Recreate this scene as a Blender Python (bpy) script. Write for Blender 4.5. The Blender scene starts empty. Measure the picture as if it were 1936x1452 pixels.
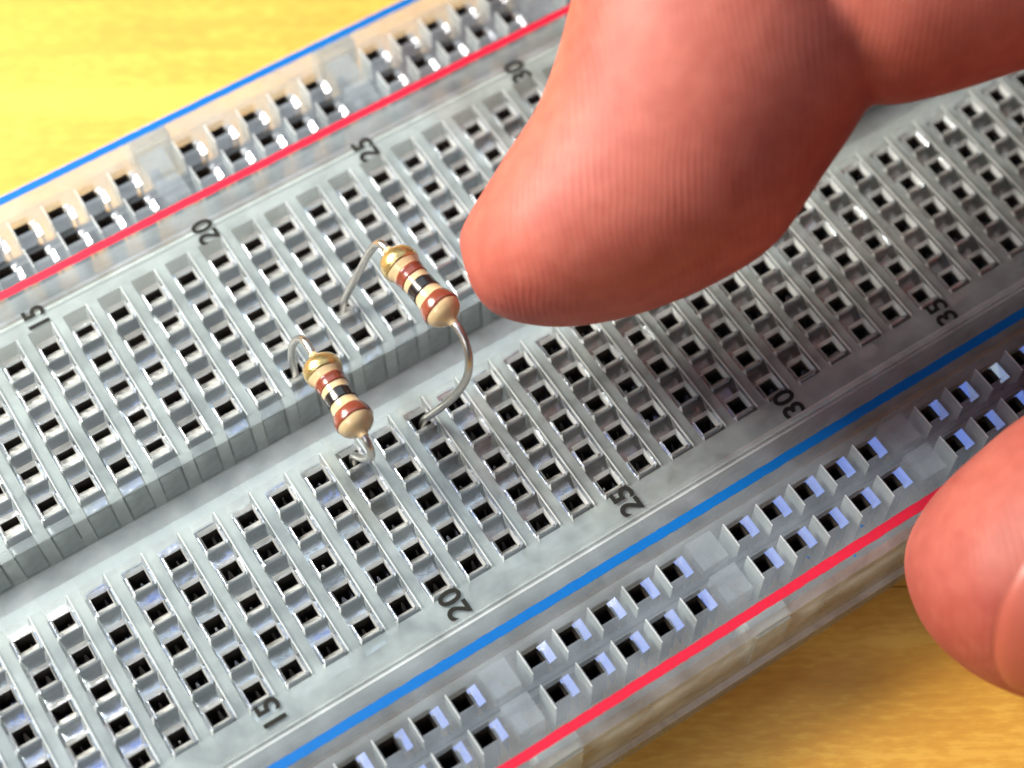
import bpy, bmesh, math, random
from mathutils import Vector, Matrix
# units: 1 Blender unit = 1 millimetre
random.seed(7)
S = bpy.context.scene
S.unit_settings.system = 'METRIC'
S.unit_settings.scale_length = 0.001
COL = S.collection

# ------------------------------------------------------------------ camera
cam_d = bpy.data.cameras.new('camera')
cam = bpy.data.objects.new('camera', cam_d); COL.objects.link(cam)
RIGHT = Vector((0.84129836, -0.54054324, -0.00548433))
DOWN = Vector((-0.47709064, -0.73769445, -0.47769385))
FWD = Vector((0.25416842, 0.40449957, -0.87850925))
M = Matrix((RIGHT, -DOWN, -FWD)).transposed().to_4x4()
M.translation = Vector((33.603, -50.340, 99.229))
cam.matrix_world = M
cam_d.sensor_fit = 'HORIZONTAL'; cam_d.sensor_width = 360.0
cam_d.lens = 360.0 * 3266.7 / 1936.0
cam_d.clip_start = 1.0; cam_d.clip_end = 5000.0
cam_d.dof.use_dof = True
cam_d.dof.focus_distance = 108.0
cam_d.dof.aperture_fstop = 0.5 * cam_d.lens * 1e-3 / 1.20     # aperture radius 1.20 mm
S.camera = cam

# ------------------------------------------------------------------ world, lamps, exposure
W = bpy.data.worlds.new('World'); S.world = W; W.use_nodes = True
bg = W.node_tree.nodes['Background']
bg.inputs[0].default_value = (0.80, 0.88, 1.0, 1); bg.inputs[1].default_value = 0.11
def area(name, loc, target, size, power, col, size_y=None):
    d = bpy.data.lights.new(name, 'AREA'); d.energy = power; d.color = col
    d.shape = 'RECTANGLE'; d.size = size; d.size_y = size_y or size
    o = bpy.data.objects.new(name, d); COL.objects.link(o)
    o.location = loc
    o.rotation_euler = (Vector(target) - Vector(loc)).to_track_quat('-Z', 'Y').to_euler()
    return o
area('desk_lamp', (-35, 98, 118), (50, 10, 0), 80, 9.3e5, (1.0, 0.95, 0.84))
area('fill_light', (-260, -160, 320), (60, 0, 0), 200, 5.0e5, (1.0, 0.95, 0.90))  # added fill, brightens the channel wall and the thumb
area('window_light', (-90, 62, 265), (60, 0, 0), 150, 1.0e5, (0.12, 0.27, 1.0), 200)
area('ceiling_light', (255, 300, 600), (255, 300, 0), 620, 1.0e6, (0.70, 0.87, 1.0), 380)
S.view_settings.view_transform = 'Standard'; S.view_settings.look = 'None'
S.view_settings.exposure = 0.0; S.view_settings.gamma = 1.0
S.view_settings.use_curve_mapping = False
S.cycles.transparent_max_bounces = 28
S.cycles.max_bounces = 6
S.cycles.diffuse_bounces = 2
S.cycles.glossy_bounces = 4
S.cycles.use_adaptive_sampling = True
S.cycles.adaptive_threshold = 0.025
S.cycles.use_denoising = True
S.cycles.caustics_reflective = False
S.cycles.sample_clamp_indirect = 6.0

# ------------------------------------------------------------------ helpers
def tag(o, label=None, cat=None, group=None, kind=None):
    for k, v in (('label', label), ('category', cat), ('group', group), ('kind', kind)):
        if v: o[k] = v
    return o
def empty(name, loc=(0, 0, 0), parent=None):
    o = bpy.data.objects.new(name, None); COL.objects.link(o); o.location = loc
    if parent: o.parent = parent
    return o
class MB:
    def __init__(s): s.v = []; s.f = []; s.m = []
    def quad(s, a, b, c, d, m=0):
        n = len(s.v); s.v += [tuple(a), tuple(b), tuple(c), tuple(d)]; s.f.append((n, n+1, n+2, n+3)); s.m.append(m)
    def box(s, x0, x1, y0, y1, z0, z1, m=0, skip=''):
        n = len(s.v)
        s.v += [(x0,y0,z0),(x1,y0,z0),(x1,y1,z0),(x0,y1,z0),(x0,y0,z1),(x1,y0,z1),(x1,y1,z1),(x0,y1,z1)]
        F = {'b':(0,3,2,1),'t':(4,5,6,7),'s':(0,1,5,4),'n':(2,3,7,6),'w':(3,0,4,7),'e':(1,2,6,5)}
        for k, f in F.items():
            if k not in skip: s.f.append(tuple(n+i for i in f)); s.m.append(m)
    def mesh(s, name, mats, smooth=False):
        me = bpy.data.meshes.new(name); me.from_pydata(s.v, [], s.f)
        for mt in mats: me.materials.append(mt)
        me.polygons.foreach_set('material_index', s.m)
        if smooth: me.polygons.foreach_set('use_smooth', [True]*len(s.f))
        me.update(); return me
    def build(s, name, mats, parent=None, loc=(0,0,0), smooth=False):
        if not isinstance(mats, (list, tuple)): mats = [mats]
        return link(name, s.mesh(name, mats, smooth), parent, loc)
def link(name, me, parent=None, loc=(0,0,0)):
    o = bpy.data.objects.new(name, me); COL.objects.link(o); o.location = loc
    if parent: o.parent = parent
    return o

# ------------------------------------------------------------------ materials
def mat(name):
    m = bpy.data.materials.new(name); m.use_nodes = True
    nt = m.node_tree; nt.nodes.clear()
    out = nt.nodes.new('ShaderNodeOutputMaterial')
    return m, nt, out
def N(nt, t, **kw):
    n = nt.nodes.new(t)
    for k, v in kw.items():
        if k.startswith('i_'): n.inputs[k[2:].replace('_', ' ')].default_value = v
        else: setattr(n, k, v)
    return n
def principled(name, col, rough=0.5, metal=0.0, noise=None, bump=None, spec=0.5, sss=None, coat=0.0):
    m, nt, out = mat(name)
    p = N(nt, 'ShaderNodeBsdfPrincipled')
    p.inputs['Base Color'].default_value = (*col, 1); p.inputs['Roughness'].default_value = rough
    p.inputs['Metallic'].default_value = metal; p.inputs['Specular IOR Level'].default_value = spec
    p.inputs['Coat Weight'].default_value = coat
    tc = N(nt, 'ShaderNodeTexCoord')
    if noise:
        sc, amt = noise
        n = N(nt, 'ShaderNodeTexNoise'); n.inputs['Scale'].default_value = sc; n.inputs['Detail'].default_value = 4
        nt.links.new(tc.outputs['Object'], n.inputs['Vector'])
        r = N(nt, 'ShaderNodeMapRange'); r.inputs['To Min'].default_value = 1-amt; r.inputs['To Max'].default_value = 1+amt
        nt.links.new(n.outputs['Fac'], r.inputs['Value'])
        mx = N(nt, 'ShaderNodeVectorMath', operation='SCALE'); mx.inputs[0].default_value = col
        nt.links.new(r.outputs[0], mx.inputs['Scale']); nt.links.new(mx.outputs[0], p.inputs['Base Color'])
    if bump:
        sc, st, di = bump
        n = N(nt, 'ShaderNodeTexNoise'); n.inputs['Scale'].default_value = sc
        nt.links.new(tc.outputs['Object'], n.inputs['Vector'])
        b = N(nt, 'ShaderNodeBump'); b.inputs['Strength'].default_value = st; b.inputs['Distance'].default_value = di
        nt.links.new(n.outputs['Fac'], b.inputs['Height']); nt.links.new(b.outputs[0], p.inputs['Normal'])
    nt.links.new(p.outputs[0], out.inputs[0])
    return m
def plastic(name, milk, tint=(0.96, 0.98, 0.98), white=(0.78, 0.86, 0.85), rough=0.12, gloss=1.0, bump=0.03, bend=0.0):
    """clear moulded plastic: see-through, a milky share, and a Fresnel gloss"""
    m, nt, out = mat(name)
    tc = N(nt, 'ShaderNodeTexCoord')
    no = N(nt, 'ShaderNodeTexNoise'); no.inputs['Scale'].default_value = 0.42; no.inputs['Detail'].default_value = 6; no.inputs['Distortion'].default_value = 0.3
    nt.links.new(tc.outputs['Object'], no.inputs['Vector'])
    bp = N(nt, 'ShaderNodeBump'); bp.inputs['Strength'].default_value = 0.5; bp.inputs['Distance'].default_value = bump
    nt.links.new(no.outputs['Fac'], bp.inputs['Height'])
    tr = N(nt, 'ShaderNodeBsdfTransparent'); tr.inputs[0].default_value = (*tint, 1)
    if bend:      # part of the light is bent by the wavy moulded skin, part goes straight through
        rf = N(nt, 'ShaderNodeBsdfRefraction'); rf.inputs['Color'].default_value = (*tint, 1); rf.inputs['IOR'].default_value = 1.22; rf.inputs['Roughness'].default_value = 0.03
        b2 = N(nt, 'ShaderNodeBump'); b2.inputs['Strength'].default_value = 0.7; b2.inputs['Distance'].default_value = 0.22
        n2 = N(nt, 'ShaderNodeTexNoise'); n2.inputs['Scale'].default_value = 0.9; n2.inputs['Detail'].default_value = 3
        nt.links.new(tc.outputs['Object'], n2.inputs['Vector']); nt.links.new(n2.outputs['Fac'], b2.inputs['Height']); nt.links.new(b2.outputs[0], rf.inputs['Normal'])
        ms = N(nt, 'ShaderNodeMixShader'); ms.inputs[0].default_value = bend
        nt.links.new(tr.outputs[0], ms.inputs[1]); nt.links.new(rf.outputs[0], ms.inputs[2]); tr = ms
    di = N(nt, 'ShaderNodeBsdfDiffuse'); di.inputs[0].default_value = (*white, 1)
    tl = N(nt, 'ShaderNodeBsdfTranslucent'); tl.inputs[0].default_value = (*white, 1)
    mm = N(nt, 'ShaderNodeMixShader'); mm.inputs[0].default_value = 0.40
    nt.links.new(di.outputs[0], mm.inputs[1]); nt.links.new(tl.outputs[0], mm.inputs[2])
    mr = N(nt, 'ShaderNodeMapRange'); mr.inputs['From Min'].default_value = 0.3; mr.inputs['From Max'].default_value = 0.7
    mr.inputs['To Min'].default_value = milk*0.62; mr.inputs['To Max'].default_value = min(1.0, milk*1.30)
    nt.links.new(no.outputs['Fac'], mr.inputs['Value'])
    m1 = N(nt, 'ShaderNodeMixShader')
    nt.links.new(mr.outputs[0], m1.inputs[0]); nt.links.new(tr.outputs[0], m1.inputs[1]); nt.links.new(mm.outputs[0], m1.inputs[2])
    gl = N(nt, 'ShaderNodeBsdfGlossy'); gl.inputs['Roughness'].default_value = rough
    gl.inputs['Color'].default_value = (1, 1, 1, 1); nt.links.new(bp.outputs[0], gl.inputs['Normal'])
    lw = N(nt, 'ShaderNodeLayerWeight'); lw.inputs['Blend'].default_value = 0.5
    pw = N(nt, 'ShaderNodeMath', operation='POWER'); pw.inputs[1].default_value = 4.0
    nt.links.new(lw.outputs['Facing'], pw.inputs[0])
    sc = N(nt, 'ShaderNodeMath', operation='MULTIPLY_ADD'); sc.inputs[1].default_value = 0.6*gloss; sc.inputs[2].default_value = 0.05*gloss
    nt.links.new(pw.outputs[0], sc.inputs[0])
    m2 = N(nt, 'ShaderNodeMixShader')
    nt.links.new(sc.outputs[0], m2.inputs[0]); nt.links.new(m1.outputs[0], m2.inputs[1]); nt.links.new(gl.outputs[0], m2.inputs[2])
    nt.links.new(m2.outputs[0], out.inputs[0])
    return m
CLEAR = plastic('clear_plastic', 0.075, bend=0.26)
WALLP = plastic('clear_wall_plastic', 0.05)
MARGIN = plastic('margin_plastic', 0.24)
MILKY = plastic('milky_plastic', 0.54)
FLOORP = plastic('channel_floor_plastic', 0.95, white=(0.93, 0.96, 0.95))
EDGE_LIGHT = plastic('edge_light_plastic', 0.74, white=(0.94, 0.96, 0.95))  # whiteness stands in for light refracted at the clear plastic's edges
BLOCK = plastic('block_plastic', 0.18, white=(0.74, 0.82, 0.88))
ENDP = plastic('cell_end_plastic', 0.85, white=(0.84, 0.90, 0.92))
RAILP = plastic('rail_plastic', 0.22, tint=(0.97, 0.97, 0.96), white=(0.70, 0.79, 0.90))
METAL = principled('tinned_metal', (0.66, 0.68, 0.74), 0.24, 1.0, noise=(2.0, 0.2), bump=(1.8, 0.5, 0.12))
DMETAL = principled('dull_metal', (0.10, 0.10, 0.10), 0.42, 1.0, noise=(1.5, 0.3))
SPRING = principled('spring_metal', (0.56, 0.55, 0.53), 0.5, 1.0, noise=(2.5, 0.3), bump=(2.2, 0.6, 0.15))
MIRROR = principled('bright_metal', (0.76, 0.79, 0.86), 0.14, 1.0)
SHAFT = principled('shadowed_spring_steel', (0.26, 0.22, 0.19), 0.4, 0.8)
TAPE = principled('foam_tape', (0.78, 0.82, 0.80), 0.8, noise=(0.8, 0.05))
BLUE = principled('blue_ink', (0.0, 0.115, 0.40), 0.5, noise=(3.0, 0.12), spec=0.2)
RED = principled('red_ink', (0.55, 0.013, 0.04), 0.5, noise=(3.0, 0.12), spec=0.2)
INK = principled('dark_print', (0.02, 0.02, 0.018), 0.7, noise=(4.0, 0.4), spec=0.1)

# ------------------------------------------------------------------ table of wooden staves
def wood(name, seed):
    m, nt, out = mat(name)
    p = N(nt, 'ShaderNodeBsdfPrincipled'); p.inputs['Roughness'].default_value = 0.45; p.inputs['Specular IOR Level'].default_value = 0.35
    tc = N(nt, 'ShaderNodeTexCoord')
    mp = N(nt, 'ShaderNodeMapping'); mp.inputs['Location'].default_value = (seed*37, seed*11, 0)
    mp.inputs['Scale'].default_value = (0.012, 0.22, 0.2)
    nt.links.new(tc.outputs['Object'], mp.inputs['Vector'])
    n1 = N(nt, 'ShaderNodeTexNoise'); n1.inputs['Scale'].default_value = 1.0; n1.inputs['Detail'].default_value = 6; n1.inputs['Roughness'].default_value = 0.62
    nt.links.new(mp.outputs[0], n1.inputs['Vector'])
    mp2 = N(nt, 'ShaderNodeMapping'); mp2.inputs['Scale'].default_value = (0.7, 2.6, 1)
    nt.links.new(tc.outputs['Object'], mp2.inputs['Vector'])
    n2 = N(nt, 'ShaderNodeTexNoise'); n2.inputs['Scale'].default_value = 1.0; n2.inputs['Detail'].default_value = 6
    nt.links.new(mp2.outputs[0], n2.inputs['Vector'])
    n3 = N(nt, 'ShaderNodeTexNoise'); n3.inputs['Scale'].default_value = 0.06; n3.inputs['Detail'].default_value = 2
    nt.links.new(tc.outputs['Object'], n3.inputs['Vector'])
    a = N(nt, 'ShaderNodeMath', operation='MULTIPLY_ADD'); a.inputs[1].default_value = 0.55
    nt.links.new(n2.outputs['Fac'], a.inputs[0]); nt.links.new(n1.outputs['Fac'], a.inputs[2])
    a2 = N(nt, 'ShaderNodeMath', operation='MULTIPLY_ADD'); a2.inputs[1].default_value = 0.35
    nt.links.new(n3.outputs['Fac'], a2.inputs[0]); nt.links.new(a.outputs[0], a2.inputs[2])
    cr = N(nt, 'ShaderNodeValToRGB')
    e = cr.color_ramp.elements
    e[0].position = 0.62; e[0].color = (0.54, 0.24, 0.042, 1)
    e[1].position = 1.18; e[1].color = (0.71, 0.395, 0.072, 1)
    x = cr.color_ramp.elements.new(0.90); x.color = (0.64, 0.325, 0.054, 1)
    nt.links.new(a2.outputs[0], cr.inputs[0]); nt.links.new(cr.outputs[0], p.inputs['Base Color'])
    b = N(nt, 'ShaderNodeBump'); b.inputs['Strength'].default_value = 0.25; b.inputs['Distance'].default_value = 0.08
    nt.links.new(n2.outputs['Fac'], b.inputs['Height']); nt.links.new(b.outputs[0], p.inputs['Normal'])
    nt.links.new(p.outputs[0], out.inputs[0])
    return m
ZT = -7.6
table = empty('table_top', (78, -28, ZT)); table.rotation_euler.z = math.radians(-31)
tag(table, 'honey coloured wooden table top of glued staves', kind='structure')
woods = [wood('maple_%d' % i, i) for i in range(3)]
WID = 62.0
mb = MB(); mb.box(-420, 420, 0.05, WID-0.05, -18, 0)
stave_mesh = [mb.mesh('stave', [w]) for w in woods]
for i in range(-5, 6):
    o = link('stave', stave_mesh[i % 3], table, (30*((i*7) % 5), i*WID, 0))
mb = MB(); mb.box(-540, 540, -330, 400, -30, -18.02)
mb.build('underlay', woods[1], table)

# ------------------------------------------------------------------ breadboard
P = 2.54
NC = 63
ZS = 0.5                       # top surface
BX0, BX1 = -1.0, 64*P + 1.0
board = empty('breadboard', (32*P, 0, ZT))
tag(board, 'clear plastic solderless breadboard with red and blue rail lines lying on the table', 'breadboard')
OFF = Vector((-32*P, 0, -ZT))  # board children are built in scene millimetres, shifted to the board's base

strip = MB()
CL, MK, FR, FL, WL, MG = 0, 1, 2, 3, 4, 5
YR = 1.62                       # half width of the centre channel
YE = 17.02                      # outer edge of the middle section
CW = 0.86                       # half width of a contact cavity
ho, hi = 0.66, 0.56             # funnel half widths, top and throat
def funnel(mb, cx, cy, fr, zt=ZS, zb=0.05, deep=-0.08, o=ho, i=hi):
    A = [(cx-o,cy-o,zt),(cx+o,cy-o,zt),(cx+o,cy+o,zt),(cx-o,cy+o,zt)]
    B = [(cx-i,cy-i,zb),(cx+i,cy-i,zb),(cx+i,cy+i,zb),(cx-i,cy+i,zb)]
    D = [(x,y,deep) for x,y,_ in B]
    for k in range(4):
        j = (k+1) % 4
        mb.quad(A[k], A[j], B[j], B[k], fr); mb.quad(B[k], B[j], D[j], D[k], fr)
def plate_cell(mb, x0, x1, y0, y1, cx, cy, m, z=ZS, o=ho):
    mb.quad((x0,y0,z),(x1,y0,z),(x1,cy-o,z),(x0,cy-o,z), m)
    mb.quad((x0,cy+o,z),(x1,cy+o,z),(x1,y1,z),(x0,y1,z), m)
    mb.quad((x0,cy-o,z),(cx-o,cy-o,z),(cx-o,cy+o,z),(x0,cy+o,z), m)
    mb.quad((cx+o,cy-o,z),(x1,cy-o,z),(x1,cy+o,z),(cx+o,cy+o,z), m)
for sgn in (1, -1):
    ys = sorted(sgn*(3.81 + P*k) for k in range(5))
    yin0, yin1 = ys[0]-P/2, ys[-1]+P/2          # field of cells
    for c in range(1, NC+1):
        x = c*P
        for y in ys:
            plate_cell(strip, x-P/2, x+P/2, y-P/2, y+P/2, x, y, CL)
            funnel(strip, x, y, FR)
    xa, xb = P/2, (NC+0.5)*P
    e0, e1 = (YR, YE) if sgn > 0 else (-YE, -YR)
    strip.quad((xa,e0,ZS),(xb,e0,ZS),(xb,yin0,ZS),(xa,yin0,ZS), CL)
    strip.quad((xa,yin1,ZS),(xb,yin1,ZS),(xb,e1,ZS),(xa,e1,ZS), CL)
    for X0, X1 in ((BX0, xa), (xb, BX1)):
        strip.quad((X0,e0,ZS),(X1,e0,ZS),(X1,e1,ZS),(X0,e1,ZS), MK)
    # cavity ends run 1.2 mm beyond the outer holes
    c0, c1 = (YR+0.75, 15.75) if sgn > 0 else (-15.0, -YR-0.75)
    for c in range(0, NC+1):
        x0, x1 = c*P + CW, (c+1)*P - CW
        # solid web between two cavities: its two faces and its ends
        strip.quad((x0,c0,0.35),(x0,c1,0.35),(x0,c1,-6.8),(x0,c0,-6.8), WL)
        strip.quad((x1,c0,0.35),(x1,c1,0.35),(x1,c1,-6.8),(x1,c0,-6.8), WL)
        strip.quad((x0,c0,0.35),(x1,c0,0.35),(x1,c1,0.35),(x0,c1,0.35), MK)
        strip.quad((x0,c0,0.35),(x1,c0,0.35),(x1,c0,-6.8),(x0,c0,-6.8), FL)
        strip.quad((x0,c1,0.35),(x1,c1,0.35),(x1,c1,-6.8),(x0,c1,-6.8), FR)
    # solid margins beyond the cavity ends
    for g0, g1 in ((min(e0,c0), max(e0,c0)), (min(e1,c1), max(e1,c1))):
        strip.quad((BX0,g0,0.35),(BX1,g0,0.35),(BX1,g1,0.35),(BX0,g1,0.35), MG if abs(g0+g1) < 8 else MK)
    # small white slivers added at each socket corner, standing in for glints
    for c in range(1, NC+1):
        for y in ys:
            fx, fy, fz = c*P + random.uniform(-.03,.03), y + random.uniform(-.05,.05), ZS - .06
            h = random.uniform(.65, .95)
            strip.quad((fx+.55,fy+.70,fz),(fx+.84,fy+.62,fz-.3),(fx+.84,fy+.70+h,fz),(fx+.80,fy+.70+h,fz), FR)
            strip.quad((fx-.84,fy-.70,fz-.2),(fx-.60,fy-.72,fz-.05),(fx-.80,fy-.70-h*.6,fz-.3),(fx-.84,fy-.70-h*.6,fz), FR)
    # walls of the centre channel and of the outer edge
    yw = YR*sgn; yo = YE*sgn
    strip.quad((BX0,yw,ZS),(BX1,yw,ZS),(BX1,yw,-3.2),(BX0,yw,-3.2), WL)
    strip.quad((BX0,yo,ZS-0.35),(BX1,yo,ZS-0.35),(BX1,yo,ZT+0.1),(BX0,yo,ZT+0.1), FR)
    strip.quad((BX0,yo,ZS-0.35),(BX1,yo,ZS-0.35),(BX1,yo-0.3*sgn,ZS+0.02),(BX0,yo-0.3*sgn,ZS+0.02), FR)
    # moulded step beside each row of holes
    for c in range(1, NC+1):
        xr = c*P + CW
        strip.box(xr, xr+0.07, c0+0.1, c1-0.1, ZS+0.002, ZS+0.07, FR, 'b')
        xl = c*P + CW + 0.07
strip.quad((BX0,-YR,-3.2),(BX1,-YR,-3.2),(BX1,YR,-3.2),(BX0,YR,-3.2), FL)
for X in (BX0, BX1):
    strip.quad((X,-YE,ZS),(X,YE,ZS),(X,YE,ZT+0.1),(X,-YE,ZT+0.1), CL)
ts = strip.build('terminal_strip', [CLEAR, MILKY, EDGE_LIGHT, FLOORP, WALLP, MARGIN], board, OFF)
mb = MB(); mb.box(BX0+0.5, BX1-0.5, -YE+0.4, YE-0.4, ZT+0.02, ZT+0.6); mb.build('backing_tape', TAPE, ts)

# one spring clip in each numbered half row: five tubes joined by a strip
def clip_mesh(k, far):
    r = random.Random(k); mb = MB()
    for i in range(5):
        y = i*P + r.uniform(-.05, .05)
        a, b = 0.66, 0.64
        dx = r.uniform(-.06, .06)
        x0, x1, y0, y1 = -a-0.04+dx, a+0.12+dx, y-b-0.08, y+b
        zt = -0.1
        for (p, q) in (((x0,y0),(x1,y0)), ((x1,y0),(x1,y1)), ((x1,y1),(x0,y1)), ((x0,y1),(x0,y0))):
            mb.quad((p[0],p[1],zt),(q[0],q[1],zt),(q[0],q[1],-4.8),(p[0],p[1],-4.8), 1)
            s = 0.88; P0 = ((p[0]-dx)*s+dx, y+(p[1]-y)*s); Q0 = ((q[0]-dx)*s+dx, y+(q[1]-y)*s)
            mb.quad((p[0],p[1],zt),(q[0],q[1],zt),(Q0[0],Q0[1],zt+.03),(P0[0],P0[1],zt+.03), 0)
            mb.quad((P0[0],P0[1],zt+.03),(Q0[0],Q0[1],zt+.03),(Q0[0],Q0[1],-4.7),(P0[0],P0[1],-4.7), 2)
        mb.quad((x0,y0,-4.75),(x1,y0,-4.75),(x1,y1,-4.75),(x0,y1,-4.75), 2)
        for sx in (-1, 1):                     # lips flared outward, each bent a little differently
            tl = r.uniform(.10, .34); xx = x1 if sx > 0 else x0; e = .17*sx; j = r.uniform(-.08, .08)
            mb.quad((xx,y0+.08,zt),(xx+e,y0+.12,zt+tl),(xx+e,y1-.1,zt+tl+j),(xx,y1-.06,zt), 0)
        # the pair of leaves inside that grip a lead
        for sx in (-1, 1):
            xo = sx*0.5+dx; xi = sx*r.uniform(.06, .16)+dx
            mb.quad((xo,y-.42,-.35),(xo,y+.42,-.35),(xi,y+.36,-2.4),(xi,y-.36,-2.4), 0)
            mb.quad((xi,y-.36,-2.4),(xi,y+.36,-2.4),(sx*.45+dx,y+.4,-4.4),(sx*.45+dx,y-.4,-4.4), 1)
        # folded tongue that closes the near half of the socket mouth
        ye = y + (r.uniform(-.02, .24) if far else r.uniform(-.34, -.12))
        mb.quad((x0+.1,y0+.12,zt-.04),(x1-.1,y0+.12,zt-.04),(x1-.12,ye,zt-.26-r.uniform(0,.12)),(x0+.12,ye,zt-.26-r.uniform(0,.12)), 4)
        # bent tip of the spring that shows in the mouth of some sockets
        h = r.uniform(-.9, .3); w = r.uniform(.12, .26); q = r.uniform(-.12, .2)
        mb.quad((dx+q-w,y-.15,-1.35),(dx+q+w,y-.15,-1.35),(dx+q+.05,y+.32,-.45+min(h,0)),(dx+q-.05,y+.32,-.45+min(h,0)), 0)
    for i in range(-1, 5):
        y0, y1 = i*P + 0.66, (i+1)*P - 0.74
        if i == -1: y0 = -1.30
        if i == 4: y1 = 4*P + 1.45
        t = r.uniform(-.13, .13); u = r.uniform(-.10, .10)
        mb.quad((-.74,y0,-1.0+t-u),(.74,y0,-1.0-t-u),(.74,y1,-1.0-t+u),(-.74,y1,-1.0+t+u), 0)
    for yy in (-1.30, 4*P+1.45):
        mb.quad((-.74,yy,-1.4),(.74,yy,-1.4),(.74,yy,-4.6),(-.74,yy,-4.6), 3)
    return mb.mesh('contact_clip', [METAL, DMETAL, SHAFT, ENDP, SPRING])
clips = {1: [clip_mesh(k, True) for k in range(9)], -1: [clip_mesh(k+20, False) for k in range(9)]}
for c in range(1, NC+1):
    for sgn in (1, -1):
        o = link('contact_clip', clips[sgn][random.randrange(9)], ts, (c*P + random.uniform(-.03,.03), 3.81 if sgn > 0 else -3.81-4*P, random.uniform(-.06,.06)))
        o.rotation_euler = (random.uniform(-.006,.006), random.uniform(-.02,.02), 0)

# printed numbers
def text_mesh(s, size):
    cu = bpy.data.curves.new('number', 'FONT'); cu.body = s; cu.size = size
    cu.align_x = 'CENTER'; cu.align_y = 'CENTER'; cu.extrude = 0.004; cu.offset = 0.045
    cu.resolution_u = 4
    to = bpy.data.objects.new('number', cu); COL.objects.link(to)
    dg = bpy.context.evaluated_depsgraph_get()
    me = bpy.data.meshes.new_from_object(to.evaluated_get(dg))
    bpy.data.objects.remove(to); me.materials.clear(); me.materials.append(INK)
    return me
for n in [1] + list(range(5, 61, 5)):
    me = text_mesh(str(n), 2.05)
    for yy in (16.5, -15.78):
        o = link('printed_number', me, ts, (n*P + 0.25, yy, ZS+0.01)); o.rotation_euler.z = math.radians(90)
        o['label'] = 'printed row number %d' % n

# power rails
RC = [c for c in range(3, 62) if (c-3) % 6 != 5]
RGAP = [c for c in range(2, 63) if (c-3) % 6 == 5]
Y0, Y1 = 17.16, 27.25
def contact_rail_mesh(k, far=False):
    r = random.Random(100+k); mb = MB()
    a, b, zt = 0.60, 0.52, -0.1
    x0, x1, y0, y1 = -a, a-.1, -b, b
    for (p, q) in (((x0,y0),(x1,y0)), ((x1,y0),(x1,y1)), ((x1,y1),(x0,y1)), ((x0,y1),(x0,y0))):
        mb.quad((p[0],p[1],zt),(q[0],q[1],zt),(q[0],q[1],-4.8),(p[0],p[1],-4.8), 1)
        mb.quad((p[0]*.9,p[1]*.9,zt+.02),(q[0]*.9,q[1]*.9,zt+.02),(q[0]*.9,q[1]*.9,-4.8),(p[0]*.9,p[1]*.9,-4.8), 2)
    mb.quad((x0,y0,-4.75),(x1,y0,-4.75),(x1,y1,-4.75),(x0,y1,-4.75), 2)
    for sx in (-1, 1):
        xo = sx*0.46-.05; xi = sx*r.uniform(.05, .14)-.05
        mb.quad((xo,-.4,-.7),(xo,.4,-.7),(xi,.34,-2.4),(xi,-.34,-2.4), 1)
    # flared tongue beside the hole, leaning back: it mirrors the window
    t = math.tan(math.radians(21 + r.uniform(-2.0, 2.0))); w = 0.62
    xa, za = 0.62, -0.55
    if far: w = 0.46
    yn = .25 if far else .70
    mb.quad((xa,-.62,za),(xa+w,-.62,za+w*t),(xa+w,yn,za+w*t+r.uniform(-.03,.03)),(xa,yn-.2*far,za), 0 if far else 3)
    if far: mb.quad((xa,.05,za),(xa+w,.25,za+w*t),(xa+w*.9,.85,za+.02),(xa,.8,za-.1), 0)
    mb.quad((xa,-.62,za),(xa,.70,za),(xa,.70,-3.5),(xa,-.62,-3.5), 1)
    mb.quad((xa+w,-.62,za+w*t-.02),(xa+w,.70,za+w*t-.02),(xa+w,.70,-3.5),(xa+w,-.62,-3.5), 1)
    return mb.mesh('contact_spring', [METAL, DMETAL, SHAFT, MIRROR])
springs = [contact_rail_mesh(k) for k in range(6)]
springs_far = [contact_rail_mesh(k, True) for k in range(6)]
rho, rhi = 0.62, 0.52
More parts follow.
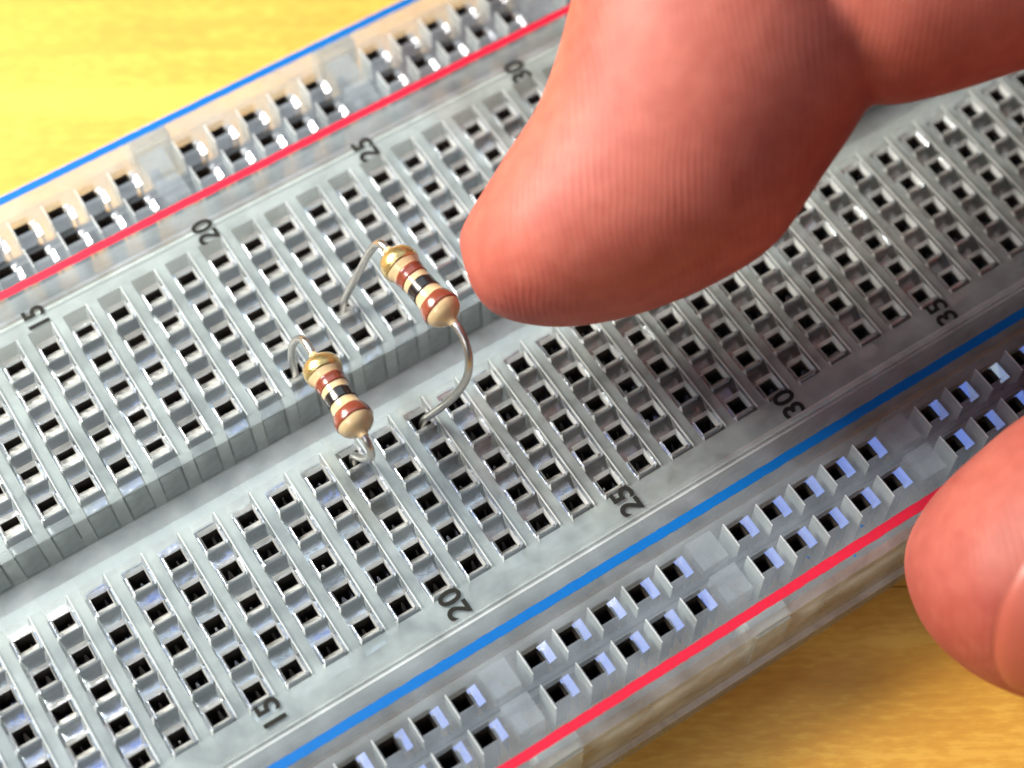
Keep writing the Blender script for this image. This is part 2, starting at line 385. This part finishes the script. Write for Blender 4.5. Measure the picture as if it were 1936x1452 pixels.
for sgn in (1, -1):
    mb = MB()
    rows = sorted((sgn*21.18, sgn*23.72))
    q0, q1 = rows[0]-P/2, rows[1]+P/2
    e0, e1 = (Y0, Y1) if sgn > 0 else (-Y1, -Y0)
    inn, outr = (e0, e1) if sgn > 0 else (e1, e0)
    for c in range(2, 63):
        x = c*P
        for y in rows:
            if c in RC:
                plate_cell(mb, x-P/2, x+P/2, y-P/2, y+P/2, x-.05, y, 0, o=rho)
                funnel(mb, x-.05, y, 0, o=rho, i=rhi)
                # thin cross wall left of each hole
                mb.box(x-0.80, x-0.74, y-.95, y+.80, -4.5, ZS+.03, 1, 'bt')
                mb.quad((x-0.81,y-.95,ZS+.035),(x-0.73,y-.95,ZS+.035),(x-0.73,y+.80,ZS+.035),(x-0.81,y+.80,ZS+.035), 2)
            else:
                mb.quad((x-P/2,y-P/2,ZS),(x+P/2,y-P/2,ZS),(x+P/2,y+P/2,ZS),(x-P/2,y+P/2,ZS), 0)
    xa, xb = 1.5*P, 62.5*P
    ch = 0.45
    t0, t1 = (e0, e1-ch) if sgn > 0 else (e0+ch, e1)
    mb.quad((xa,t0,ZS),(xb,t0,ZS),(xb,q0,ZS),(xa,q0,ZS), 0)
    mb.quad((xa,q1,ZS),(xb,q1,ZS),(xb,t1,ZS),(xa,t1,ZS), 0)
    for X0, X1 in ((BX0, xa), (xb, BX1)):
        mb.quad((X0,t0,ZS),(X1,t0,ZS),(X1,t1,ZS),(X0,t1,ZS), 0)
    # chamfered outer edge, outer wall with a foot, inner wall
    yt = outr - ch*sgn
    mb.quad((BX0,yt,ZS),(BX1,yt,ZS),(BX1,outr,ZS-.5),(BX0,outr,ZS-.5), 2)
    mb.quad((BX0,outr,ZS-.5),(BX1,outr,ZS-.5),(BX1,outr,-5.9),(BX0,outr,-5.9), 1)
    mb.quad((BX0,outr,-5.9),(BX1,outr,-5.9),(BX1,outr+.35*sgn,-6.2),(BX0,outr+.35*sgn,-6.2), 2)
    mb.quad((BX0,outr+.35*sgn,-6.2),(BX1,outr+.35*sgn,-6.2),(BX1,outr+.35*sgn,ZT+.05),(BX0,outr+.35*sgn,ZT+.05), 1)
    yi = outr - 1.5*sgn
    mb.quad((BX0,yi,ZS-1.2),(BX1,yi,ZS-1.2),(BX1,yi,ZT+.05),(BX0,yi,ZT+.05), 0)
    mb.quad((BX0,inn,ZS-.3),(BX1,inn,ZS-.3),(BX1,inn,ZT+.05),(BX0,inn,ZT+.05), 1)
    mb.quad((BX0,inn,ZS-.3),(BX1,inn,ZS-.3),(BX1,inn+.25*sgn,ZS+.02),(BX0,inn+.25*sgn,ZS+.02), 2)
    yc = inn + 2.4*sgn
    mb.quad((BX0,yc,ZS-1.2),(BX1,yc,ZS-1.2),(BX1,yc,ZT+.05),(BX0,yc,ZT+.05), 1)
    for X in (BX0, BX1):
        mb.quad((X,e0,ZS),(X,e1,ZS),(X,e1,ZT+0.1),(X,e0,ZT+0.1), 0)
    rail = mb.build('power_rail', [RAILP, MILKY, EDGE_LIGHT, MARGIN], board, OFF)
    # solid blocks that close each group of five, with the latch below
    me = MB(); me.box(-.95, .95, -1.0, 1.0, -6.6, ZS-.25, 0); me.box(-.55, .15, -.75, .55, -2.2, -1.2, 1); me = me.mesh('divider_block', [BLOCK, DMETAL])
    tb = MB(); tb.box(-1.5, 1.5, -.9, .9, -5.2, ZS-.55, 0); tb = tb.mesh('latch', [MILKY, EDGE_LIGHT])
    bm = bmesh.new(); bm.from_mesh(tb); bmesh.ops.remove_doubles(bm, verts=bm.verts, dist=1e-4)
    bmesh.ops.bevel(bm, geom=bm.edges[:], offset=.22, segments=3, affect='EDGES'); bm.to_mesh(tb); bm.free()
    for c in RGAP:
        for y in rows: link('divider_block', me, rail, (c*P, y, 0))
        o = link('latch', tb, rail, (c*P + 0.6, outr - .75*sgn, 0))
        if sgn > 0: o.rotation_euler.z = math.pi
    for c in RC:
        for y in rows:
            o = link('contact_spring', (springs_far if sgn > 0 else springs)[random.randrange(6)], rail, (c*P-.05+random.uniform(-.03,.03), y, random.uniform(-.05,.05)))
            o.rotation_euler = (random.uniform(-.02,.02), random.uniform(-.02,.02), 0)
    # dull bus strip between the two rows, one for each row of sockets
    for y in rows:
        b3 = MB(); yy = (rows[0]+rows[1])/2
        s2 = 1 if y > yy else -1
        b3.box(2.6*P, 61.4*P, yy + min(.08*s2, .40*s2), yy + max(.08*s2, .40*s2), -3.0, -1.2, 0)
        b3.build('bus_strip', [DMETAL], rail)
    # printed lines
    for y, m in ((26.4, BLUE), (19.34, RED)) if sgn > 0 else ((-18.79, BLUE), (-26.04, RED)):
        ln = MB(); n = 420; xs = [2.2*P + (59.6*P)*i/n for i in range(n+1)]
        lo = [y - .315 + random.uniform(-.022, .022) for _ in xs]; up_ = [y + .315 + random.uniform(-.022, .022) for _ in xs]
        for i in range(n): ln.quad((xs[i],lo[i],ZS+.012),(xs[i+1],lo[i+1],ZS+.012),(xs[i+1],up_[i+1],ZS+.012),(xs[i],up_[i],ZS+.012))
        o = ln.build('printed_line', m, rail); o['label'] = ('blue' if m is BLUE else 'red') + ' line printed along the rail'
    if sgn < 0:
        for px, py, s in ((75.0,-25.15,.10),(70.9,-25.0,.07),(73.4,-26.5,.08)):
            sp = MB(); k = [(s*math.cos(q)*random.uniform(.7,1.2), s*math.sin(q)*random.uniform(.7,1.2)) for q in (0,1.05,2.1,3.14,4.2,5.2)]
            sp.v = [(px+u, py+v, ZS+.02) for u, v in k]; sp.f = [tuple(range(6))]; sp.m = [0]
            sp.build('ink_speck', BLUE, rail)

# ------------------------------------------------------------------ resistors
TAN = principled('tan_lacquer', (0.60, 0.45, 0.25), 0.16, noise=(1.2, 0.10), coat=0.6)
GOLD = principled('gold_paint', (0.68, 0.50, 0.20), 0.28, 0.9, noise=(6.0, 0.35), bump=(9.0, 0.5, 0.05), coat=0.5)
BROWN = principled('red_brown_paint', (0.21, 0.045, 0.023), 0.25, noise=(2.0, 0.10), coat=0.6)
BLACK = principled('black_paint', (0.015, 0.011, 0.010), 0.22, coat=0.6)
WIRE = principled('tinned_wire', (0.60, 0.58, 0.54), 0.30, 1.0, noise=(2.5, 0.2), bump=(4.0, 0.3, 0.04))
PROF = [(0.0,.28),(.15,.31),(.32,.44),(.50,.74),(.72,1.00),(1.05,1.17),(1.40,1.22),(1.80,1.15),(2.15,1.02),(2.5,.94),(3.15,.92),(3.75,.92),(4.4,.94),(4.75,1.02),(5.1,1.15),(5.5,1.22),(5.85,1.17),(6.18,1.00),(6.40,.74),(6.58,.44),(6.75,.31),(6.9,.28)]
def rad(t):
    for (a, ra), (b, rb) in zip(PROF, PROF[1:]):
        if a <= t <= b: return ra + (rb-ra)*(t-a)/(b-a)
    return .28
def lathe(t0, t1, extra, n=28, ns=40, cap=False, wob=0.0):
    vs, fs = [], []
    k = max(2, int(ns*(t1-t0)/6.9)+2)
    pts = [(t0 + (t1-t0)*i/(k-1), rad(t0 + (t1-t0)*i/(k-1)) + extra) for i in range(k)]
    if cap: pts = [(t0, pts[0][1]-extra-.02)] + pts + [(t1, pts[-1][1]-extra-.02)]
    for t, r in pts:
        for j in range(n):
            a = 2*math.pi*j/n; vs.append((r*math.cos(a), r*math.sin(a), t + wob*(math.sin(2*a+t0*5)+.5*math.sin(5*a+t0*9))))
    for i in range(len(pts)-1):
        for j in range(n):
            fs.append((i*n+j, i*n+(j+1) % n, (i+1)*n+(j+1) % n, (i+1)*n+j))
    return vs, fs
def smooth_mesh(name, vs, fs, m):
    me = bpy.data.meshes.new(name); me.from_pydata(vs, [], fs); me.materials.append(m)
    me.polygons.foreach_set('use_smooth', [True]*len(fs)); me.update(); return me
def catmull(pts, k=8):
    pts = [Vector(p) for p in pts]; out = []
    for i in range(len(pts)-1):
        p0 = pts[max(i-1, 0)]; p1 = pts[i]; p2 = pts[i+1]; p3 = pts[min(i+2, len(pts)-1)]
        for j in range(k):
            t = j/k
            out.append(0.5*((2*p1) + (p2-p0)*t + (2*p0-5*p1+4*p2-p3)*t*t + (3*p1-p0-3*p2+p3)*t**3))
    out.append(pts[-1]); return out
def tube(pts, r, n=12):
    pts = catmull(pts); vs, fs = [], []
    up = Vector((1, 0, 0)); 
    for i, p in enumerate(pts):
        d = (pts[min(i+1, len(pts)-1)] - pts[max(i-1, 0)]).normalized()
        u = (up - d*up.dot(d)).normalized(); w = d.cross(u); up = u
        for j in range(n):
            a = 2*math.pi*j/n; vs.append(tuple(p + r*(math.cos(a)*u + math.sin(a)*w)))
    for i in range(len(pts)-1):
        for j in range(n): fs.append((i*n+j, i*n+(j+1) % n, (i+1)*n+(j+1) % n, (i+1)*n+j))
    fs.append(tuple(range(n-1, -1, -1))); fs.append(tuple((len(pts)-1)*n + j for j in range(n)))
    return vs, fs
def resistor(base, a, b, lead_a, lead_b, label):
    """a: gold end, b: brown end of the body"""
    a, b, base = Vector(a), Vector(b), Vector(base)
    root = empty('resistor', base); tag(root, label, 'resistor', 'resistors plugged into the breadboard')
    ax = (b-a); L = ax.length; q = ax.to_track_quat('Z', 'X')
    mx = Matrix.Translation(a-base) @ q.to_matrix().to_4x4() @ Matrix.Diagonal((1, 1, L/6.9, 1))
    body = link('body', smooth_mesh('body', *lathe(0, 6.9, 0, ns=60), TAN), root); body.matrix_local = mx
    for nm, t0, t1, m in (('gold band', .42, 1.72, GOLD), ('red brown band', 2.25, 2.92, BROWN), ('black band', 3.38, 4.18, BLACK), ('red brown band', 4.82, 5.68, BROWN)):
        o = link('color_band', smooth_mesh('color_band', *lathe(t0, t1, .03, ns=60, cap=True, wob=.035), m), root); o.matrix_local = mx
        o['label'] = nm + ' painted round the resistor'
    for pts in (lead_a, lead_b):
        vs, fs = tube([Vector(p)-base for p in pts], .255)
        link('lead', smooth_mesh('lead', vs, fs, WIRE), root)
    return root
resistor((50.8, 0, ZS), (51.15, .55, 6.95), (50.95, -6.10, 6.95),
    [(51.14,.3,6.95),(51.18,1.0,7.0),(51.2,1.7,6.9),(51.15,2.5,6.0),(50.95,3.25,4.4),(50.8,3.68,2.4),(50.8,3.80,.8),(50.8,3.81,-1.5)],
    [(50.96,-5.9,6.95),(50.95,-6.35,6.8),(50.94,-6.7,6.2),(50.92,-6.55,5.0),(50.86,-5.6,3.2),(50.8,-4.4,1.6),(50.8,-3.86,.5),(50.8,-3.81,-1.5)],
    'banded tan resistor bent low and close over the centre channel of the breadboard')
resistor((55.9, 1, ZS), (58.05, 2.85, 10.0), (58.75, -3.95, 10.0),
    [(58.06,2.6,10.0),(58.0,3.15,10.05),(57.9,3.6,9.8),(57.65,4.0,9.0),(57.2,4.6,7.0),(56.4,5.7,3.0),(55.95,6.25,.6),(55.88,6.35,-1.5)],
    [(58.74,-3.8,10.0),(58.78,-4.4,9.95),(58.72,-5.2,9.6),(58.5,-5.9,8.8),(58.1,-6.2,7.4),(57.4,-5.9,5.4),(56.6,-5.0,2.9),(55.98,-4.05,.5),(55.88,-3.81,-1.5)],
    'banded tan resistor standing high on long leads just left of the fingertip')

# ------------------------------------------------------------------ hand
def skin():
    m, nt, out = mat('skin')
    p = N(nt, 'ShaderNodeBsdfPrincipled')
    tc = N(nt, 'ShaderNodeTexCoord')
    def noise(scale, detail=3):
        n = N(nt, 'ShaderNodeTexNoise'); n.inputs['Scale'].default_value = scale; n.inputs['Detail'].default_value = detail
        nt.links.new(tc.outputs['Object'], n.inputs['Vector']); return n
    n1 = noise(0.11, 2); n2 = noise(0.8, 4)
    cr = N(nt, 'ShaderNodeValToRGB'); e = cr.color_ramp.elements
    e[0].position = .3; e[0].color = (0.32, 0.062, 0.045, 1); e[1].position = .7; e[1].color = (0.44, 0.118, 0.085, 1)
    a = N(nt, 'ShaderNodeMath', operation='MULTIPLY_ADD'); a.inputs[1].default_value = .5
    nt.links.new(n2.outputs['Fac'], a.inputs[0]); nt.links.new(n1.outputs['Fac'], a.inputs[2])
    s = N(nt, 'ShaderNodeMath', operation='SUBTRACT'); s.inputs[1].default_value = .25
    nt.links.new(a.outputs[0], s.inputs[0]); nt.links.new(s.outputs[0], cr.inputs[0]); nt.links.new(cr.outputs[0], p.inputs['Base Color'])
    p.inputs['Roughness'].default_value = .58; p.inputs['Specular IOR Level'].default_value = .42
    p.inputs['Subsurface Weight'].default_value = .35; p.inputs['Subsurface Radius'].default_value = (1.0, .30, .16); p.inputs['Subsurface Scale'].default_value = 1.6
    # friction ridges: curved parallel lines about half a millimetre apart
    dt = N(nt, 'ShaderNodeVectorMath', operation='DOT_PRODUCT'); dt.inputs[1].default_value = (0.84, -0.50, 0.10)
    nt.links.new(tc.outputs['Object'], dt.inputs[0])
    nd = noise(0.09, 2)
    wv = N(nt, 'ShaderNodeMath', operation='MULTIPLY_ADD'); wv.inputs[1].default_value = 2.6
    nt.links.new(nd.outputs['Fac'], wv.inputs[0]); nt.links.new(dt.outputs['Value'], wv.inputs[2])
    k = N(nt, 'ShaderNodeMath', operation='MULTIPLY'); k.inputs[1].default_value = 2*math.pi/0.37
    nt.links.new(wv.outputs[0], k.inputs[0])
    sn = N(nt, 'ShaderNodeMath', operation='SINE'); nt.links.new(k.outputs[0], sn.inputs[0])
    nb = noise(0.16, 2)
    am = N(nt, 'ShaderNodeMapRange'); am.inputs['From Min'].default_value = .38; am.inputs['From Max'].default_value = .6; am.inputs['To Min'].default_value = .15
    nt.links.new(nb.outputs['Fac'], am.inputs['Value'])
    ml = N(nt, 'ShaderNodeMath', operation='MULTIPLY'); nt.links.new(sn.outputs[0], ml.inputs[0]); nt.links.new(am.outputs[0], ml.inputs[1])
    n4 = noise(2.6, 3)
    ad = N(nt, 'ShaderNodeMath', operation='MULTIPLY_ADD'); ad.inputs[1].default_value = 1.2
    nt.links.new(n4.outputs['Fac'], ad.inputs[0]); nt.links.new(ml.outputs[0], ad.inputs[2])
    b = N(nt, 'ShaderNodeBump'); b.inputs['Strength'].default_value = .5; b.inputs['Distance'].default_value = .014
    nt.links.new(ad.outputs[0], b.inputs['Height']); nt.links.new(b.outputs[0], p.inputs['Normal'])
    nt.links.new(p.outputs[0], out.inputs[0]); return m
SKIN = skin()
NAIL = principled('fingernail', (0.40, 0.09, 0.06), .45, noise=(.5, .06))
INDEX_TIP=[
((61.13,-1.07,11.50),(-0.10,-0.27,-0.15),(-0.13,-0.20,0.44)),
((61.17,-1.59,11.27),(-0.41,-1.57,-0.84),(-0.66,-1.05,2.28)),
((61.94,-2.39,11.58),(-0.59,-2.81,-1.47),(-1.17,-1.86,4.04)),
((64.06,-3.49,12.60),(-0.28,-4.35,-2.09),(-1.58,-2.51,5.45)),
((66.94,-4.34,13.95),(0.60,-5.68,-2.44),(-1.75,-2.79,6.06)),
((70.01,-4.89,15.50),(1.89,-6.58,-2.48),(-1.83,-2.91,6.33)),
((72.75,-4.77,17.14),(3.14,-7.19,-2.40),(-1.88,-2.99,6.50)),
((75.43,-3.70,18.98),(4.41,-7.07,-1.98),(-1.93,-3.07,6.68)),
((77.68,-2.62,20.58),(5.33,-7.06,-1.71),(-1.96,-3.11,6.76)),
((79.86,-1.19,22.10),(4.96,-7.32,-1.93),(-1.93,-3.07,6.68)),
((82.61,0.70,23.76),(3.56,-6.26,-1.85),(-1.65,-2.63,5.71)),
((84.85,1.64,24.84),(2.04,-3.85,-1.18),(-1.02,-1.62,3.51)),
]
INDEX_MID=[
((82.13,0.70,23.17),(-0.78,-3.17,-1.68),(-1.14,-1.82,3.95)),
((83.77,-1.16,23.24),(-1.38,-5.78,-3.06),(-1.73,-2.75,5.97)),
((86.28,-3.16,23.50),(-2.05,-6.66,-3.66),(-1.98,-3.16,6.85)),
((89.73,-5.05,24.09),(-2.87,-6.38,-3.77),(-2.08,-3.32,7.20)),
((94.07,-6.91,24.94),(-2.51,-6.26,-3.61),(-2.14,-3.40,7.38)),
((100.12,-8.90,26.00),(-2.24,-6.23,-3.52),(-2.19,-3.48,7.56)),
((107.26,-12.23,26.53),(-2.14,-6.62,-3.66),(-2.29,-3.64,7.91)),
((115.47,-16.48,25.82),(-2.92,-7.30,-4.21),(-2.54,-4.04,8.79)),
]
THUMB=[
((73.56,-30.30,5.05),(-0.16,-0.27,-0.17),(-0.15,-0.24,0.53)),
((73.83,-30.43,5.07),(-0.78,-1.44,-0.89),(-0.76,-1.21,2.64)),
((74.39,-30.94,5.22),(-1.56,-2.70,-1.70),(-1.27,-2.02,4.39)),
((75.54,-31.77,5.63),(-2.32,-4.03,-2.53),(-1.68,-2.67,5.80)),
((77.20,-32.73,6.12),(-3.00,-5.20,-3.26),(-1.88,-2.99,6.50)),
((79.26,-33.68,6.74),(-3.56,-6.23,-3.90),(-1.98,-3.16,6.85)),
((82.43,-34.90,7.55),(-4.08,-7.02,-4.41),(-2.03,-3.24,7.03)),
((88.51,-36.97,8.58),(-4.19,-7.59,-4.71),(-2.11,-3.36,7.29)),
((96.14,-38.76,10.42),(-3.88,-8.22,-4.91),(-2.29,-3.64,7.91)),
((105.07,-39.14,12.83),(-3.28,-9.24,-5.20),(-2.67,-4.25,9.22)),
]
PALM=[
((109.01,-12.13,26.52),(-3.95,-7.22,-4.47),(-2.03,-3.24,7.03)),
((109.73,-20.55,23.42),(-9.52,-13.62,-9.03),(-2.80,-4.45,9.66)),
((112.50,-29.28,20.77),(-12.59,-18.09,-11.97),(-3.30,-5.26,11.42)),
((119.14,-35.46,20.41),(-11.85,-17.50,-11.49),(-3.56,-5.66,12.30)),
((128.22,-40.11,21.47),(-8.99,-13.35,-8.75),(-3.56,-5.66,12.30)),
((134.32,-43.79,22.11),(-7.27,-10.98,-7.16),(-3.30,-5.26,11.42)),
((147.07,-51.96,23.17),(-6.85,-10.33,-6.74),(-3.43,-5.46,11.86)),
]
MIDDLE_BLOCKER=[  # unseen finger, posed to keep the lamp off the board's far right
((122.00,-10.00,21.00),(6.36,6.36,-0.00),(0.74,-0.74,8.94)),
((116.00,-4.00,22.00),(6.73,5.98,-0.00),(0.74,-0.83,8.93)),
((106.00,8.00,24.00),(6.36,5.78,-0.00),(0.39,-0.43,8.58)),
((96.00,18.00,24.00),(5.80,5.80,-0.00),(-0.68,0.68,8.14)),
((88.00,26.00,21.00),(5.52,5.52,-0.00),(-2.07,2.07,7.23)),
((82.00,32.00,16.00),(5.37,4.80,-0.00),(-2.96,3.31,5.66)),
((79.50,35.50,11.00),(4.26,2.98,-0.00),(-2.37,3.39,3.15)),
((78.50,37.00,8.00),(0.83,0.55,-0.00),(-0.48,0.71,0.52)),
]

def loft(sections, k=6, n=40):
    C = catmull([s[0] for s in sections], k); A = catmull([s[1] for s in sections], k); B = catmull([s[2] for s in sections], k)
    vs, fs = [], []
    for c, a, b in zip(C, A, B):
        for j in range(n):
            t = 2*math.pi*j/n; vs.append(tuple(c + a*math.cos(t) + b*math.sin(t)))
    m = len(C)
    for i in range(m-1):
        for j in range(n): fs.append((i*n+j, i*n+(j+1) % n, (i+1)*n+(j+1) % n, (i+1)*n+j))
    fs.append(tuple(range(n-1, -1, -1))); fs.append(tuple((m-1)*n + j for j in range(n)))
    return vs, fs
def joined(lofts):
    V, F = [], []
    for vs, fs in lofts:
        n = len(V); V += vs; F += [tuple(n+i for i in f) for f in fs]
    return V, F
HB = Vector((96, -20, 0))
V, F = joined([loft(s) for s in (INDEX_TIP, INDEX_MID, THUMB, PALM, MIDDLE_BLOCKER)])
me = bpy.data.meshes.new('hand_raw'); me.from_pydata([tuple(Vector(v)-HB) for v in V], [], F)
bm = bmesh.new(); bm.from_mesh(me); bmesh.ops.recalc_face_normals(bm, faces=bm.faces); bm.to_mesh(me); bm.free()
tmp = bpy.data.objects.new('hand_raw', me); COL.objects.link(tmp)
md = tmp.modifiers.new('r', 'REMESH'); md.mode = 'VOXEL'; md.voxel_size = 0.45
sm = tmp.modifiers.new('s', 'SMOOTH'); sm.iterations = 5; sm.factor = .5
dg = bpy.context.evaluated_depsgraph_get()
hm = bpy.data.meshes.new_from_object(tmp.evaluated_get(dg)); bpy.data.objects.remove(tmp)
hm.name = 'hand'; hm.materials.clear(); hm.materials.append(SKIN)
hm.polygons.foreach_set('use_smooth', [True]*len(hm.polygons))
hand = link('hand', hm, None, HB)
tag(hand, 'bare hand with index finger pointing at the resistors and another fingertip at the edge', 'hand')
# nail of the lower fingertip: a curved plate on the skin
def nail(sections):
    C = catmull([s[0] for s in sections], 8); A = catmull([s[1] for s in sections], 8); B = catmull([s[2] for s in sections], 8)
    def surf(t, th):
        i = min(int(t), len(C)-2); f = t-i
        c = C[i].lerp(C[i+1], f); a = A[i].lerp(A[i+1], f); b = B[i].lerp(B[i+1], f)
        p = c + a*math.cos(th) + b*math.sin(th); nrm = (p-c).normalized()
        return p, nrm
    nu, nv = 16, 16; top = []; bot = []
    for i in range(nu+1):
        v = i/nu*2-1                                # across the nail
        th = math.radians(62) + v*math.radians(42)
        t0 = 24.5 + 7.5*abs(v)**2.4                 # rounded free edge
        for j in range(nv+1):
            w = j/nv; t = t0 + (60-t0)*w
            p, nr = surf(t, th)
            edge = min(1, (1-abs(v))/.18, w/.08)
            top.append(tuple(p + nr*(-.28 + .52*max(0, edge)**.5) - HB)); bot.append(tuple(p - nr*.7 - HB))
    n = len(top); vs = top+bot; fs = []
    idx = lambda i, j: i*(nv+1)+j
    for i in range(nu):
        for j in range(nv):
            fs.append((idx(i,j), idx(i,j+1), idx(i+1,j+1), idx(i+1,j))); fs.append((n+idx(i,j), n+idx(i+1,j), n+idx(i+1,j+1), n+idx(i,j+1)))
    rim = [idx(0,j) for j in range(nv)] + [idx(i,nv) for i in range(nu)] + [idx(nu,j) for j in range(nv,0,-1)] + [idx(i,0) for i in range(nu,0,-1)]
    for a, b in zip(rim, rim[1:]+rim[:1]): fs.append((a, b, n+b, n+a))
    o = link('fingernail', smooth_mesh('fingernail', vs, fs, NAIL), hand); o['label'] = 'pink nail of the lower fingertip'
nail(THUMB)
